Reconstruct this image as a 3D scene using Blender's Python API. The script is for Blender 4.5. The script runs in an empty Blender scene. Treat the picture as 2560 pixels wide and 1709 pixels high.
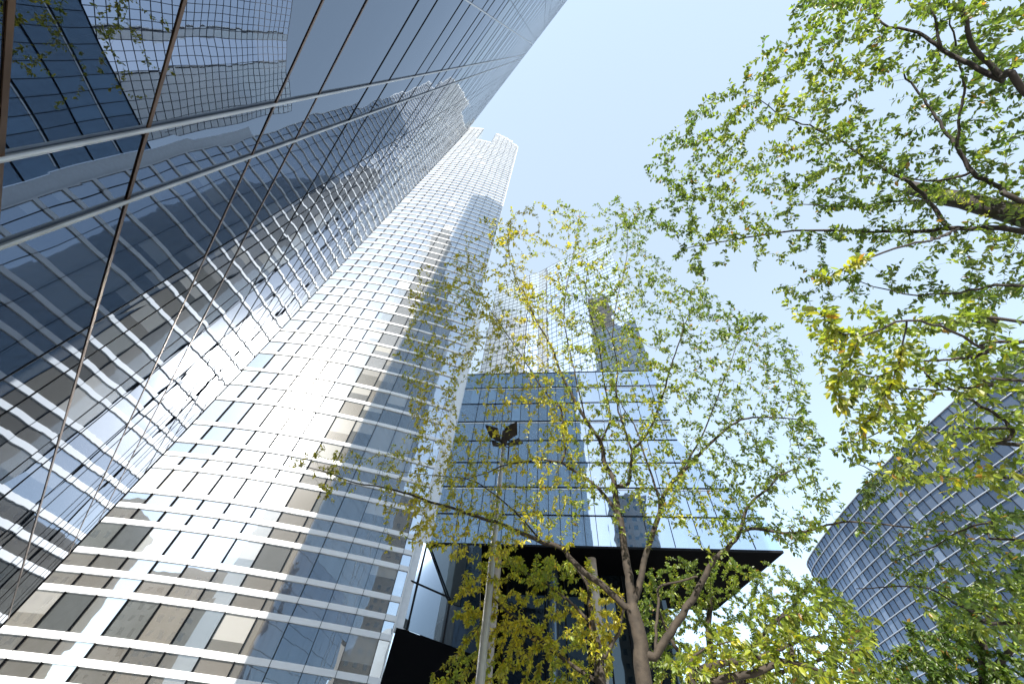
import bpy, math, random
import numpy as np
from mathutils import Vector
random.seed(7); rng = np.random.default_rng(7)
S = bpy.context.scene; COL = S.collection
rad = math.radians

# ------------------------------------------------------------------ camera
CAMZ = 1.6
PC = np.array([1280.0, 854.5]); ZEN = np.array([1357.0, 128.0]); HOR = np.array([-105.0, 1985.0])
F = math.sqrt(-float((ZEN - PC) @ (HOR - PC)))            # focal length in photo pixels (zenith and wall vanishing points)
def nrm(v): v = np.asarray(v, float); return v / np.linalg.norm(v, axis=-1, keepdims=True)
def camv(p): return np.array([p[0] - PC[0], -(p[1] - PC[1]), F])
UPc = nrm(camv(ZEN)); FW = np.array([0, 0, 1.0]); Yc = nrm(FW - UPc * (FW @ UPc)); Xc = np.cross(Yc, UPc)
if Xc[0] < 0: Xc = -Xc
RM = np.array([Xc, Yc, UPc])
def ray(p): return nrm(RM @ camv(p))                      # bearing of a photo point in world axes
def azel(p):
    d = ray(p); return math.degrees(math.atan2(d[0], d[1])), math.degrees(math.asin(d[2]))
cam = bpy.data.cameras.new('camera'); co = bpy.data.objects.new('camera', cam); COL.objects.link(co); S.camera = co
cam.sensor_width = 36; cam.lens = 36 * F / 2560; cam.clip_start = 0.05; cam.clip_end = 3000
from mathutils import Matrix
M3 = Matrix([[RM[i][0], RM[i][1], -RM[i][2]] for i in range(3)])
co.matrix_world = Matrix.Translation((0, 0, CAMZ)) @ M3.to_4x4()
cam.dof.use_dof = True; cam.dof.focus_distance = 13; cam.dof.aperture_fstop = 3.2

# ------------------------------------------------------------------ light and exposure
SUN_AZ, SUN_EL = -156.5, 35.0
SH = np.array([math.sin(rad(SUN_AZ)), math.cos(rad(SUN_AZ))])
w = bpy.data.worlds.new('World'); S.world = w; w.use_nodes = True
nt = w.node_tree; bg = nt.nodes['Background']; sky = nt.nodes.new('ShaderNodeTexSky')
sky.sky_type = 'NISHITA'; sky.sun_disc = False; sky.sun_elevation = rad(SUN_EL); sky.sun_rotation = rad(SUN_AZ)
sky.air_density = 1.0; sky.dust_density = 0.4; sky.ozone_density = 1.3; sky.altitude = 50
hz = nt.nodes.new('ShaderNodeMix'); hz.data_type = 'RGBA'; hz.inputs[0].default_value = .50   # thin bright high haze over the blue
hz.inputs[7].default_value = (1.95, 2.2, 2.1, 1)
nt.links.new(sky.outputs[0], hz.inputs[6]); nt.links.new(hz.outputs[2], bg.inputs[0]); bg.inputs[1].default_value = 0.15
sl = bpy.data.lights.new('sun', 'SUN'); sl.energy = 3.4; sl.angle = rad(0.5); sl.color = (1, .95, .87)
so = bpy.data.objects.new('sun', sl); COL.objects.link(so)
sdir = Vector((SH[0] * math.cos(rad(SUN_EL)), SH[1] * math.cos(rad(SUN_EL)), math.sin(rad(SUN_EL))))
so.rotation_euler = sdir.to_track_quat('Z', 'Y').to_euler()
S.view_settings.view_transform = 'Standard'; S.view_settings.look = 'None'
S.view_settings.exposure = 1.75; S.view_settings.gamma = 1
S.cycles.max_bounces = 10; S.cycles.glossy_bounces = 6; S.cycles.transparent_max_bounces = 8
S.cycles.sample_clamp_indirect = 12.0

# ------------------------------------------------------------------ materials
def mat(name):
    m = bpy.data.materials.new(name); m.use_nodes = True; n = m.node_tree; n.nodes.clear()
    o = n.nodes.new('ShaderNodeOutputMaterial'); return m, n, o
def N(n, t, **k):
    x = n.nodes.new('ShaderNode' + t)
    for a, b in k.items():
        if a.startswith('i_'): x.inputs[a[2:].replace('_', ' ')].default_value = b
        else: setattr(x, a, b)
    return x
def simple(name, col, rough=.5, metal=0, var=0.0, scale=3.0, bump=0.0, bscale=20):
    m, n, o = mat(name); p = N(n, 'BsdfPrincipled'); n.links.new(p.outputs[0], o.inputs[0])
    p.inputs['Base Color'].default_value = (*col, 1); p.inputs['Roughness'].default_value = rough; p.inputs['Metallic'].default_value = metal
    if col[0] < .02: p.inputs['Specular IOR Level'].default_value = .05
    tc = N(n, 'TexCoord')
    if var:
        t = N(n, 'TexNoise', i_Scale=scale, i_Detail=6.0); n.links.new(tc.outputs['Object'], t.inputs[0])
        r = N(n, 'MapRange'); r.inputs[1].default_value = .3; r.inputs[2].default_value = .7
        r.inputs[3].default_value = 1 - var; r.inputs[4].default_value = 1 + var; n.links.new(t.outputs[0], r.inputs[0])
        mx = N(n, 'VectorMath', operation='SCALE'); mx.inputs[0].default_value = col; n.links.new(r.outputs[0], mx.inputs['Scale'])
        n.links.new(mx.outputs[0], p.inputs['Base Color'])
    if bump:
        t = N(n, 'TexNoise', i_Scale=bscale, i_Detail=5.0); n.links.new(tc.outputs['Object'], t.inputs[0])
        b = N(n, 'Bump', i_Strength=1.0, i_Distance=bump); n.links.new(t.outputs[0], b.inputs['Height']); n.links.new(b.outputs[0], p.inputs['Normal'])
    return m
def glass(name, ior, tint, base=None, wave=.004, wscale=.6, rough=.01, dust=0.0, drough=.22, base_attr=False, fine=0.0, bump2=0.0):
    """coated facade glass: fresnel reflection over the room or panel behind it; slow waves in the sheet"""
    m, n, o = mat(name); tc = N(n, 'TexCoord')
    t = N(n, 'TexNoise', i_Scale=wscale, i_Detail=1.0); n.links.new(tc.outputs['Object'], t.inputs[0])
    b = N(n, 'Bump', i_Strength=1.0, i_Distance=wave); n.links.new(t.outputs[0], b.inputs['Height']); nb = b
    if bump2:
        t2 = N(n, 'TexNoise', i_Scale=wscale * 4, i_Detail=0.0); n.links.new(tc.outputs['Object'], t2.inputs[0])
        b2 = N(n, 'Bump', i_Strength=1.0, i_Distance=bump2); n.links.new(t2.outputs[0], b2.inputs['Height']); n.links.new(b.outputs[0], b2.inputs['Normal']); nb = b2
    fr = N(n, 'Fresnel', i_IOR=ior); n.links.new(nb.outputs[0], fr.inputs['Normal'])
    df = N(n, 'BsdfDiffuse'); df.inputs['Color'].default_value = (*(base or (.02, .02, .02)), 1)
    if base_attr:
        a = N(n, 'VertexColor', layer_name='Col'); n.links.new(a.outputs[0], df.inputs['Color'])
    g = N(n, 'BsdfAnisotropic'); g.inputs['Color'].default_value = (*tint, 1); g.inputs['Roughness'].default_value = rough
    n.links.new(nb.outputs[0], g.inputs['Normal'])
    tm = N(n, 'Mix', data_type='RGBA'); tm.inputs[6].default_value = (*tint, 1); tm.inputs[7].default_value = (1, 1, 1, 1)
    pw = N(n, 'Math', operation='POWER'); pw.inputs[1].default_value = .75; n.links.new(fr.outputs[0], pw.inputs[0]); n.links.new(pw.outputs[0], tm.inputs[0]); n.links.new(tm.outputs[2], g.inputs['Color'])
    mx = N(n, 'MixShader'); n.links.new(fr.outputs[0], mx.inputs[0]); n.links.new(df.outputs[0], mx.inputs[1]); n.links.new(g.outputs[0], mx.inputs[2])
    out = mx
    if dust:
        g2 = N(n, 'BsdfAnisotropic'); g2.inputs['Roughness'].default_value = drough; g2.inputs['Color'].default_value = (.9, .9, .9, 1)
        m2 = N(n, 'MixShader'); m2.inputs[0].default_value = dust; n.links.new(mx.outputs[0], m2.inputs[1]); n.links.new(g2.outputs[0], m2.inputs[2]); out = m2
    n.links.new(out.outputs[0], o.inputs[0]); return m
def leafmat(name):
    m, n, o = mat(name); a = N(n, 'VertexColor', layer_name='Col')
    d = N(n, 'BsdfDiffuse'); t = N(n, 'BsdfTranslucent'); g = N(n, 'BsdfAnisotropic'); g.inputs['Roughness'].default_value = .45; g.inputs['Color'].default_value = (1, 1, 1, 1)
    n.links.new(a.outputs[0], d.inputs[0]); n.links.new(a.outputs[0], t.inputs[0])
    m1 = N(n, 'MixShader'); m1.inputs[0].default_value = .62; n.links.new(d.outputs[0], m1.inputs[1]); n.links.new(t.outputs[0], m1.inputs[2])
    m2 = N(n, 'MixShader'); m2.inputs[0].default_value = .05; n.links.new(m1.outputs[0], m2.inputs[1]); n.links.new(g.outputs[0], m2.inputs[2])
    n.links.new(m2.outputs[0], o.inputs[0]); return m

MT = dict(
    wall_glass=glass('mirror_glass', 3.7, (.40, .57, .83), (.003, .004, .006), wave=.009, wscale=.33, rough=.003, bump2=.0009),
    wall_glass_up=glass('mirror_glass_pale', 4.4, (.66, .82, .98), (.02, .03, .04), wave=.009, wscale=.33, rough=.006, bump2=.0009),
    tower_glass=glass('tower_glass', 4.6, (.62, .82, 1.0), wave=.006, wscale=.5, rough=.015, dust=.10, drough=.18, base_attr=True),
    box_glass=glass('box_glass', 6.0, (.62, .82, 1.0), wave=.008, wscale=.5, rough=.02, base_attr=True),
    grid_glass=glass('grid_glass', 1.7, (.85, .92, 1.0), wave=.006, wscale=.3, rough=.03, dust=.02, drough=.35, base_attr=True),
    fin_glass=glass('fin_glass', 2.0, (.42, .62, .95), wave=.008, wscale=.3, rough=.02, base_attr=True),
    clear_glass=glass('facet_glass', 1.8, (.62, .82, 1.0), (.03, .04, .05), wave=.003, wscale=.4, rough=.01),
    dark_glass=glass('dark_glass', 1.6, (.7, .9, 1.0), (.006, .010, .013), wave=.004, wscale=.5, rough=.02),
    white=simple('white_panel', (.80, .80, .80), .45, var=.03, scale=.3),
    white_metal=simple('white_metal', (.72, .74, .76), .35, var=.05),
    black=simple('black_gasket', (.010, .011, .013), .5),
    bronze=simple('bronze_cap', (.16, .085, .045), .3, .9, var=.4, scale=1.5),
    alu=simple('aluminium', (.50, .47, .43), .33, .85, var=.15, scale=2),
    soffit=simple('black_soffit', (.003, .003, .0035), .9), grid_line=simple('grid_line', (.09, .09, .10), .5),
    stone=simple('brown_stone', (.20, .17, .145), .8, var=.15, scale=1.2, bump=.01, bscale=6),
    concrete=simple('pale_concrete', (.42, .36, .30), .8, var=.12, scale=2),
    pole=simple('galvanised_pole', (.46, .44, .41), .45, .55, var=.12, scale=6),
    lampdark=simple('lamp_plate', (.020, .012, .009), .7, 0, var=.3, scale=8),
    lens=simple('lamp_lens', (.6, .6, .58), .2),
    paving=simple('paving', (.34, .33, .31), .8, var=.15, scale=.6, bump=.004, bscale=8),
    bark=simple('bark', (.036, .027, .019), .85, var=.45, scale=9, bump=.006, bscale=30),
    bark2=simple('bark_dark', (.030, .024, .020), .85, var=.4, scale=9, bump=.004, bscale=30),
    fin_metal=simple('fin_metal', (.42, .45, .50), .45),
    dark_clad=simple('brown_cladding', (.14, .125, .11), .6, var=.2, scale=.2),
    office_clad=simple('office_cladding', (.20, .18, .155), .75, var=.25, scale=.3),
    leaf=leafmat('leaf'), roof=simple('roof_grey', (.22, .22, .22), .8),
)

# ------------------------------------------------------------------ mesh helpers
class MB:
    def __init__(s): s.v = []; s.f = []; s.c = []
    def quad(s, a, b, c, d, col=None):
        i = len(s.v); s.v += [tuple(a), tuple(b), tuple(c), tuple(d)]; s.f.append((i, i + 1, i + 2, i + 3)); s.c += [col] * 4
    def poly(s, pts, col=None):
        i = len(s.v); s.v += [tuple(p) for p in pts]; s.f.append(tuple(range(i, i + len(pts)))); s.c += [col] * len(pts)
    def box(s, o, ax, ay, az):
        """box from corner o with edge vectors"""
        o, ax, ay, az = map(lambda q: np.array(q, float), (o, ax, ay, az)); i = len(s.v)
        for k in range(8): s.v.append(tuple(o + ax * (k & 1) + ay * ((k >> 1) & 1) + az * ((k >> 2) & 1)))
        flip = np.dot(np.cross(ax, ay), az) < 0
        for f in ((0, 2, 3, 1), (4, 5, 7, 6), (0, 1, 5, 4), (2, 6, 7, 3), (0, 4, 6, 2), (1, 3, 7, 5)):
            s.f.append(tuple(i + q for q in (f[::-1] if flip else f)))
        s.c += [None] * 8
    def prism(s, pts, z0, z1, cap=True):
        n = len(pts); i = len(s.v)
        s.v += [(p[0], p[1], z0) for p in pts] + [(p[0], p[1], z1) for p in pts]; s.c += [None] * (2 * n)
        for k in range(n): s.f.append((i + k, i + (k + 1) % n, i + n + (k + 1) % n, i + n + k))
        if cap: s.f.append(tuple(i + n + k for k in range(n))); s.f.append(tuple(i + k for k in range(n))[::-1])
    def tube(s, pts, rads, n=8, cap=True):
        pts = [np.array(p, float) for p in pts]; i0 = len(s.v); u = None
        for k, p in enumerate(pts):
            t = nrm(pts[min(k + 1, len(pts) - 1)] - pts[max(k - 1, 0)])
            if u is None: u = np.cross(t, (0, 0, 1.0)); u = np.cross(t, (1.0, 0, 0)) if np.linalg.norm(u) < .05 else u
            u = u - t * (u @ t); u = nrm(u); v = np.cross(t, u)
            for j in range(n):
                a = 2 * math.pi * j / n; s.v.append(tuple(p + (u * math.cos(a) + v * math.sin(a)) * rads[k]))
            s.c += [None] * n
        for k in range(len(pts) - 1):
            for j in range(n):
                a = i0 + k * n + j; b = i0 + k * n + (j + 1) % n; s.f.append((a, b, b + n, a + n))
        if cap:
            s.f.append(tuple(i0 + j for j in range(n))[::-1]); e = i0 + (len(pts) - 1) * n; s.f.append(tuple(e + j for j in range(n)))
    def build(s, name, m, parent=None, smooth=False, defcol=(.03, .035, .045)):
        me = bpy.data.meshes.new(name); me.from_pydata(s.v, [], s.f)
        if any(c is not None for c in s.c):
            at = me.color_attributes.new('Col', 'FLOAT_COLOR', 'POINT')
            at.data.foreach_set('color', np.array([(*(c or defcol), 1) for c in s.c], 'f').ravel())
        me.materials.append(m)
        if smooth: me.polygons.foreach_set('use_smooth', [True] * len(me.polygons))
        me.update(); o = bpy.data.objects.new(name, me); COL.objects.link(o)
        if parent is not None: o.parent = parent
        return o
def thing(name, label, cat, group=None):
    o = bpy.data.objects.new(name, None); COL.objects.link(o); o['label'] = label; o['category'] = cat
    if group: o['group'] = group
    return o
def tag(o, label, cat, group=None):
    o['label'] = label; o['category'] = cat
    if group: o['group'] = group
def V3(xy, z): return np.array([xy[0], xy[1], z], float)
Z0 = CAMZ   # heights above the eye are measured from here

# ------------------------------------------------------------------ ground
g = MB(); g.quad((-900, -900, 0), (900, -900, 0), (900, 900, 0), (-900, 900, 0)); go = g.build('plaza_ground', MT['paving']); go['kind'] = 'structure'

# ------------------------------------------------------------------ mirror building on the left
D = 3.0
wn = np.array([-.78498, -.61952]); wd = np.array([-.61952, .78498])
SE, SB, WH = 10.6 * D, -5 * D, 44.5 * D
mirror = thing('mirror_glass_building', 'dark mirror glass facade close on the left, reflecting the striped tower', 'building')
def W(s_, h_, out=0.0): return V3(wn * (D - out) + wd * s_, Z0 + h_)
hs = [1.15, 1.69, 2.64, 3.2]
h = 3.2
while h < 45: hs += [h + 1.03, h + 1.59]; h += 1.59
hs = [-.4, .1] + [q for q in hs if q < 46]
svs = []
k = -19
while True:
    a, b = .28 + 1.4 * k - .4, .28 + 1.4 * k
    if b > 10.5: break
    svs += [a, b]; k += 1
gl = MB(); gu = MB()
hh = [-Z0 / D] + hs + [46.0]; ss = [SB / D] + [q for q in svs if q > SB / D] + [SE / D]
for i in range(len(hh) - 1):
    for j in range(len(ss) - 1):
        e = [(random.gauss(0, .003)) for _ in range(4)]
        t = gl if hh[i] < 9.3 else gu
        sm = (ss[j] + ss[j + 1]) / 2
        if (sm < .0 and hh[i] < 7.9) or (sm < .28 and hh[i] < 5.7): continue      # unseen opening, added so the sun reaches the trees
        t.quad(W(ss[j] * D, hh[i] * D, e[0]), W(ss[j + 1] * D, hh[i] * D, e[1]), W(ss[j + 1] * D, hh[i + 1] * D, e[2]), W(ss[j] * D, hh[i + 1] * D, e[3]))
gl.build('glazing', MT['wall_glass'], mirror); gu.build('upper_glazing', MT['wall_glass_up'], mirror)
for q in hs[:100]:
    m = MB(); t = .017 if q > 9.3 else .026; sA = SB if q > 7.9 else (-.12 * D if q > 5.7 else .28 * D)
    m.box(W(sA, q * D - t, .004), (*(wd * (SE - sA)), 0), (*(-wn * .010), 0), (0, 0, 2 * t)); m.build('transom', MT['bronze'] if q < 4 else MT['black'], mirror)
for q in svs:
    if q * D < SB: continue
    m = MB(); near = 0 < q < 2; r = .026
    if near: m.tube([W(q * D, -Z0 + .02, .03), W(q * D, WH - .02, .03)], [r, r], 10)
    zb = -Z0 + .01 if q > .2 else 7.95 * D
    m.box(W(q * D - .012, zb, .004), (*(wd * .024), 0), (*(-wn * (.025 if near else .008)), 0), (0, 0, WH - zb - .04)); m.build('mullion', MT['alu'] if 0 < q < 2 else MT['black'], mirror)
# body behind the glass: end wall, roof, and an unseen taller core added as shadow caster (their shade falls on the tower)
perp = np.array([SH[1], -SH[0]])
P245 = 49.5 * 1.018 * np.array([math.sin(rad(-24.5)), math.cos(rad(-24.5))])
fc = wn * D + wd * SE
DEP = abs((P245 @ perp - fc @ perp) / (wn @ perp))
b = MB()
pts = [wn * (D + .06) + wd * SE, wn * (D + DEP) + wd * SE, wn * (D + DEP) + wd * (.28 * D), wn * (D + .06) + wd * (.28 * D)]
b.prism(pts, 0, Z0 + WH - .05)
pts = [wn * (D + .06) + wd * (.27 * D), wn * (D + 1.2) + wd * (.27 * D), wn * (D + 1.2) + wd * SB, wn * (D + .06) + wd * SB]
b.prism(pts, Z0 + 7.95 * D, Z0 + WH - .05); b.build('body', MT['dark_clad'], mirror)  # rear wing kept thin and raised so sun passes beneath it
b = MB(); pts = [wn * (D + 7) + wd * SE, wn * (D + DEP) + wd * SE, wn * (D + DEP) + wd * 21, wn * (D + 7) + wd * 21]
CORE = Z0 + 176
b.prism(pts, Z0 + WH - .04, CORE); b.build('shadow_core', MT['dark_clad'], mirror)
b = MB(); q0, q1 = wn * (D + 10) + wd * (SE + .02), wn * (D + DEP) + wd * (SE + .02)
b.quad(V3(q0, 0), V3(q1, 0), V3(q1, Z0 + 175), V3(q0, Z0 + WH - .05)); b.build('added_pale_panels', MT['white_metal'], mirror)  # unseen pale panels, added to brighten what the tower reflects
b = MB(); b.box(W(SE - .05, -Z0, -.05), (*(wd * .12), 0), (*(-wn * .09), 0), (0, 0, WH + Z0)); b.build('corner_trim', MT['black'], mirror)

# ------------------------------------------------------------------ tall curved tower
TR = 49.5
TA = [-43.7, -41.6, -39.8, -37.4, -34.6, -31.5, -28.4, -25.2, -22, -18.6, -15.3, -12, -10.6]
Tr = [1.235, 1.2, 1.162, 1.127, 1.092, 1.06, 1.04, 1.02, 1.009, 1.002, 1, 1, 1.0]
tx = np.array([TR * r * math.sin(rad(a)) for a, r in zip(TA, Tr)]); ty = np.array([TR * r * math.cos(rad(a)) for a, r in zip(TA, Tr)])
cf = np.polyfit(tx, ty, 2)                                # plan of the front: a gentle convex arc
def py(x): return float(np.polyval(cf, x))
ARC = []
x = tx[-1]; ARC.append(np.array([x, py(x)]))
BAY = 2.97
seq = [1.15] + [BAY] * 22
for s_ in seq:
    sl_ = 2 * cf[0] * x + cf[1]; x -= s_ / math.sqrt(1 + sl_ * sl_); ARC.append(np.array([x, py(x)]))
tower = thing('curved_glass_tower', 'tall curved glass tower with white horizontal bands, notched at its top', 'building')
rs = 1.235 * TR
seam_t = [.0, .03, .0575, .0955, .121, .147, .203, .23, .259, .31, .339, .369, .422, .452, .486, .535, .611, .664, .718, .788, .842, .894, .955, 1.006, 1.062, 1.116, 1.169]
bh = [t * rs for t in seam_t]
while bh[-1] < 284: bh.append(bh[-1] + 3.42)
def az_of(p): return math.degrees(math.atan2(p[0], p[1]))
def top_of(a):                                             # roof line along the facade
    if a < -36.7: return 287.0
    if a < -28.8: return 249.5
    return float(np.interp(a, [-28.3, -17.6, -15, -9.7], [281, 275, 270, 263]))
BT = .52
gz = MB(); cols = {}
for i in range(len(ARC) - 1):
    a, c = ARC[i], ARC[i + 1]; tp = top_of(az_of((a + c) / 2)); nn = nrm(np.array([(a - c)[1], -(a - c)[0]])); nn = nn if nn[1] < 0 else -nn
    for k in range(len(bh)):
        z0 = bh[k] + BT / 2 if k else -Z0; z1 = (bh[k + 1] - BT / 2) if k + 1 < len(bh) else tp
        z1 = min(z1, tp)
        if k == 0: z0 = bh[0] + BT / 2
        if z1 <= z0: continue
        tall = z1 - z0 > 1.6; r = random.random()
        if bh[k] < 45:
            base = random.choice([(.13, .12, .105), (.16, .145, .125), (.10, .095, .085)]) if not tall else random.choice([(.09, .095, .09), (.13, .125, .11), (.17, .155, .13), (.06, .065, .065)])
            if tall and r < .10: base = (.30, .30, .28)
            if 22 < bh[k] < 26 and i > 5 and random.random() < .6: base = (.62, .58, .52)
        else:
            v = random.uniform(.15, .24); base = (v, v * 1.05, v * 1.12)  # upper panes paler: their lit, washed-out look is put into the base
            if r < .03: base = (.4, .4, .39)
        dv = [random.gauss(0, .003) for _ in range(4)]
        A = lambda p, z, q: V3(p - nn * (.06 + q), Z0 + z)
        if tall and bh[k] < 60 and r > .80:                  # blind pulled part of the way down
            zm = z1 - (z1 - z0) * random.uniform(.3, .75); wm = lambda u, v_: (u + v_) / 2
            gz.quad(A(c, zm, 0), A(a, zm, 0), A(a, z1, 0), A(c, z1, 0), random.choice([(.36, .35, .32), (.28, .27, .25), (.44, .43, .40)])); gz.quad(A(c, z0, 0), A(a, z0, 0), A(a, zm, 0), A(c, zm, 0), base); continue
        gz.quad(A(c, z0, dv[0]), A(a, z0, dv[1]), A(a, z1, dv[2]), A(c, z1, dv[3]), base)
gz.build('glazing', MT['tower_glass'], tower)
def band_mesh(zc, th, segs, proud=.12):
    m = MB()
    for i in segs:
        a, c = ARC[i], ARC[i + 1]; t = a - c; nn = nrm(np.array([t[1], -t[0]])); nn = nn if nn[1] < 0 else -nn
        m.box(V3(c - nn * .3, Z0 + zc - th / 2), (*t, 0), (*(nn * (.3 + proud)), 0), (0, 0, th))
    return m
for k, z in enumerate(bh):
    BTk = BT if z < 45 else float(np.interp(z, [45, 120, 250], [.42, .36, .32]))
    segs = [i for i in range(len(ARC) - 1) if z < top_of(az_of((ARC[i] + ARC[i + 1]) / 2)) - .5]
    if segs: band_mesh(z, BTk, segs).build('white_band', MT['white'], tower)
for i in range(len(ARC)):
    p = ARC[i]; tp = top_of(az_of(p) + (.01 if i == 0 else 0)); m = MB()
    if i + 1 < len(ARC): t = nrm(ARC[i] - ARC[i + 1])
    nn = np.array([t[1], -t[0]]); nn = nn if nn[1] < 0 else -nn
    m.box(V3(p - t * .02 - nn * .2, 0), (*(t * .04), 0), (*(nn * .345), 0), (0, 0, Z0 + tp - .3)); m.build('mullion', MT['black'], tower)
# parapets, roof pieces and the masses behind
back = np.array([-.24, 1.0]); back = nrm(back)
def seg_groups():
    G = []; cur = None
    for i in range(len(ARC) - 1):
        a = az_of((ARC[i] + ARC[i + 1]) / 2); key = 0 if a < -36.7 else (1 if a < -28.8 else 2)
        if key != cur: G.append((key, [i])); cur = key
        else: G[-1][1].append(i)
    return G
for key, ids in seg_groups():
    m = MB(); pts = [ARC[ids[0]]] + [ARC[i + 1] for i in ids]; dep = 24
    pf = [p + back * .25 for p in pts]; pb = [p + back * dep for p in pts[::-1]]
    tp = min(top_of(az_of((ARC[i] + ARC[i + 1]) / 2)) for i in ids)
    m.prism(pf + pb, 0, Z0 + tp - .4); m.build('body', MT['white_metal'], tower)
    m = MB()
    for i in ids:
        a, c = ARC[i], ARC[i + 1]; t = a - c; nn = nrm(np.array([t[1], -t[0]])); nn = nn if nn[1] < 0 else -nn
        tpi = top_of(az_of((a + c) / 2)); m.box(V3(c - nn * .35, Z0 + tpi - .2), (*t, 0), (*(nn * .5), 0), (0, 0, 1.1))
    m.build('parapet', MT['white'], tower)
m = MB(); q = np.array([-52.0, 57.0]); m.box(V3(q, Z0 + 286), (5, 0, 0), (0, 6, 0), (0, 0, 26)); m.build('roof_mast_housing', MT['white'], tower)
# pale corner strip at the right end
e0 = ARC[0]; e1 = np.array([-7.45, 48.80]); t = e1 - e0; nn = nrm(np.array([t[1], -t[0]])); nn = nn if nn[1] < 0 else -nn
m = MB(); m.box(V3(e0 + nrm(t) * .05, 14.6), (*(t - nrm(t) * .1), 0), (*(-nn * .5), 0), (0, 0, Z0 + 75 - 14.6)); m.build('corner_strip', MT['white_metal'], tower)
m = MB(); m.box(V3(e0 + nn * .02, 0), (*(nrm(t) * .12), 0), (*(nn * .16), 0), (0, 0, Z0 + 263)); m.build('edge_trim', MT['white'], tower)

# ------------------------------------------------------------------ cantilevered blue glass box right of the tower
box = thing('cantilevered_glass_building', 'blue glass building overhanging a black recess behind the central tree', 'building')
PL = np.array([-7.4, 48.75]); PR = np.array([32.5, 41.9]); bd = nrm(PR - PL); BL = np.linalg.norm(PR - PL)
bn = np.array([bd[1], -bd[0]]); bn = bn if bn[1] < 0 else -bn
bz = [22.0, 25.9, 29.8, 33.7, 37.6, 41.4, 45.3, 49.1, 52.9]
def right_end(z): return float(np.interp(z, [22, 25.4, 33.4, 37.5, 52.9], [BL, BL, BL - 5.1, BL - 7.2, BL - 7.3]))
def BP(s_, z, out=0.0): return V3(PL + bd * s_ + bn * out, Z0 + z)
m = MB(); nb = 0
for k in range(8):
    s0 = 0.0
    while s0 < BL:
        s1 = s0 + 1.45; z0, z1 = bz[k], bz[k + 1]; e0_, e1_ = right_end(z0), right_end(z1)
        a0, b0, b1, a1 = min(s0, e0_), min(s1, e0_), min(s1, e1_), min(s0, e1_)
        v = random.uniform(.02, .07) * (1.6 if s0 < 14 and random.random() < .25 else 1); base = (.05 + v * 1.3, .10 + v * 2.2, .17 + v * 3.2)
        dv = [random.gauss(0, .004) for _ in range(4)]
        if b0 > a0 + 1e-3 or b1 > a1 + 1e-3: m.quad(BP(a0, z0, dv[0]), BP(b0, z0, dv[1]), BP(b1, z1, dv[2]), BP(a1, z1, dv[3]), base)
        s0 = s1
m.build('glazing', MT['box_glass'], box)
for k, z in enumerate(bz):
    m = MB(); m.box(BP(0, z - .05, .02), (*(bd * right_end(z)), 0), (*(bn * .07), 0), (0, 0, .13 if k else .25)); m.build('floor_line', MT['black'], box)
    if k in (2, 5, 7):
        m = MB(); m.box(BP(0.3, z - .35, .02), (*(bd * (right_end(z) - .5)), 0), (*(bn * .05), 0), (0, 0, .14)); m.build('white_rail', MT['white_metal'], box)
s0 = 1.45 * 2; nmul = 0
while s0 < BL:
    zt = 52.9 if s0 < BL - 7.3 else float(np.interp(s0, [BL - 7.2, BL - 5.1, BL], [37.5, 33.4, 25.4]))
    m = MB(); m.box(BP(s0 - .03, 22.3, .02), (*(bd * .06), 0), (*(bn * .055), 0), (0, 0, zt - 22.4)); m.build('mullion', MT['black'], box); s0 += 1.45 * (1 if s0 < 20 else 2)
# body with slanting right end
m = MB(); dep = 17.0; lo = [(0, 22.2), (BL - .05, 22.2), (BL - .05, 25.3), (BL - 5.2, 33.3), (BL - 7.35, 37.5), (BL - 7.4, 52.8), (0, 52.8)]
F_ = [BP(a, z, -.12) for a, z in lo]; B_ = [BP(a if a < BL - 1 else a - 3.5, z, -dep) for a, z in lo]
i0 = len(m.v); m.v += [tuple(p) for p in F_ + B_]; m.c += [None] * 14
m.f.append(tuple(range(7))); m.f.append(tuple(range(7, 14))[::-1])
for k in range(7): m.f.append((k, k + 7, (k + 1) % 7 + 7, (k + 1) % 7)[::-1])
m.build('body', MT['dark_glass'], box)
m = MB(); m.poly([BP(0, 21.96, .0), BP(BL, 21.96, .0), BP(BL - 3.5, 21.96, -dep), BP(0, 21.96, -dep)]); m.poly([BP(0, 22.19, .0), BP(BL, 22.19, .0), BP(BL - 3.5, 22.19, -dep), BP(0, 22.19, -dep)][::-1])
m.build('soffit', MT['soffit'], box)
# recessed lower facade of dark glass with frames
m = MB(); s0 = 9.0
rec = -7.0
while s0 < 27:
    for z0 in (-1.6, 3, 8, 13, 17.5):
        v = random.uniform(.004, .03); m.quad(BP(s0, z0, rec), BP(s0 + 2.4, z0, rec), BP(s0 + 2.4, z0 + 5, rec), BP(s0, z0 + 5, rec), (v * .8, v * 1.1, v * 1.2))
    s0 += 2.4
m.build('lower_glazing', MT['dark_glass'], box)
s0 = 9.0
while s0 < 27:
    m = MB(); m.box(BP(s0 - .08, -1.6, rec), (*(bd * .16), 0), (*(bn * .25), 0), (0, 0, 23.5)); m.build('lower_mullion', MT['black'], box); s0 += 2.4
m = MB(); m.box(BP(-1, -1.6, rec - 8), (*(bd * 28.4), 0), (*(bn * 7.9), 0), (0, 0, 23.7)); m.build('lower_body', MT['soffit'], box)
for s_ in (8.1, 19.5):
    m = MB(); m.tube([BP(s_, -1.6, -2.5), BP(s_, 21.9, -2.5)], [.55, .55], 20); m.build('column', MT['concrete'], box)
m = MB(); m.tube([BP(14.8, -1.6, -4.0), BP(14.8, 21.9, -4.0)], [.7, .7], 20); m.build('glass_tube', MT['clear_glass'], box)

# faceted glass volume and black canopy under the strip
fac = thing('faceted_glass_entrance', 'angular glass corner volume above a black canopy at the tower foot', 'entrance')
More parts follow.
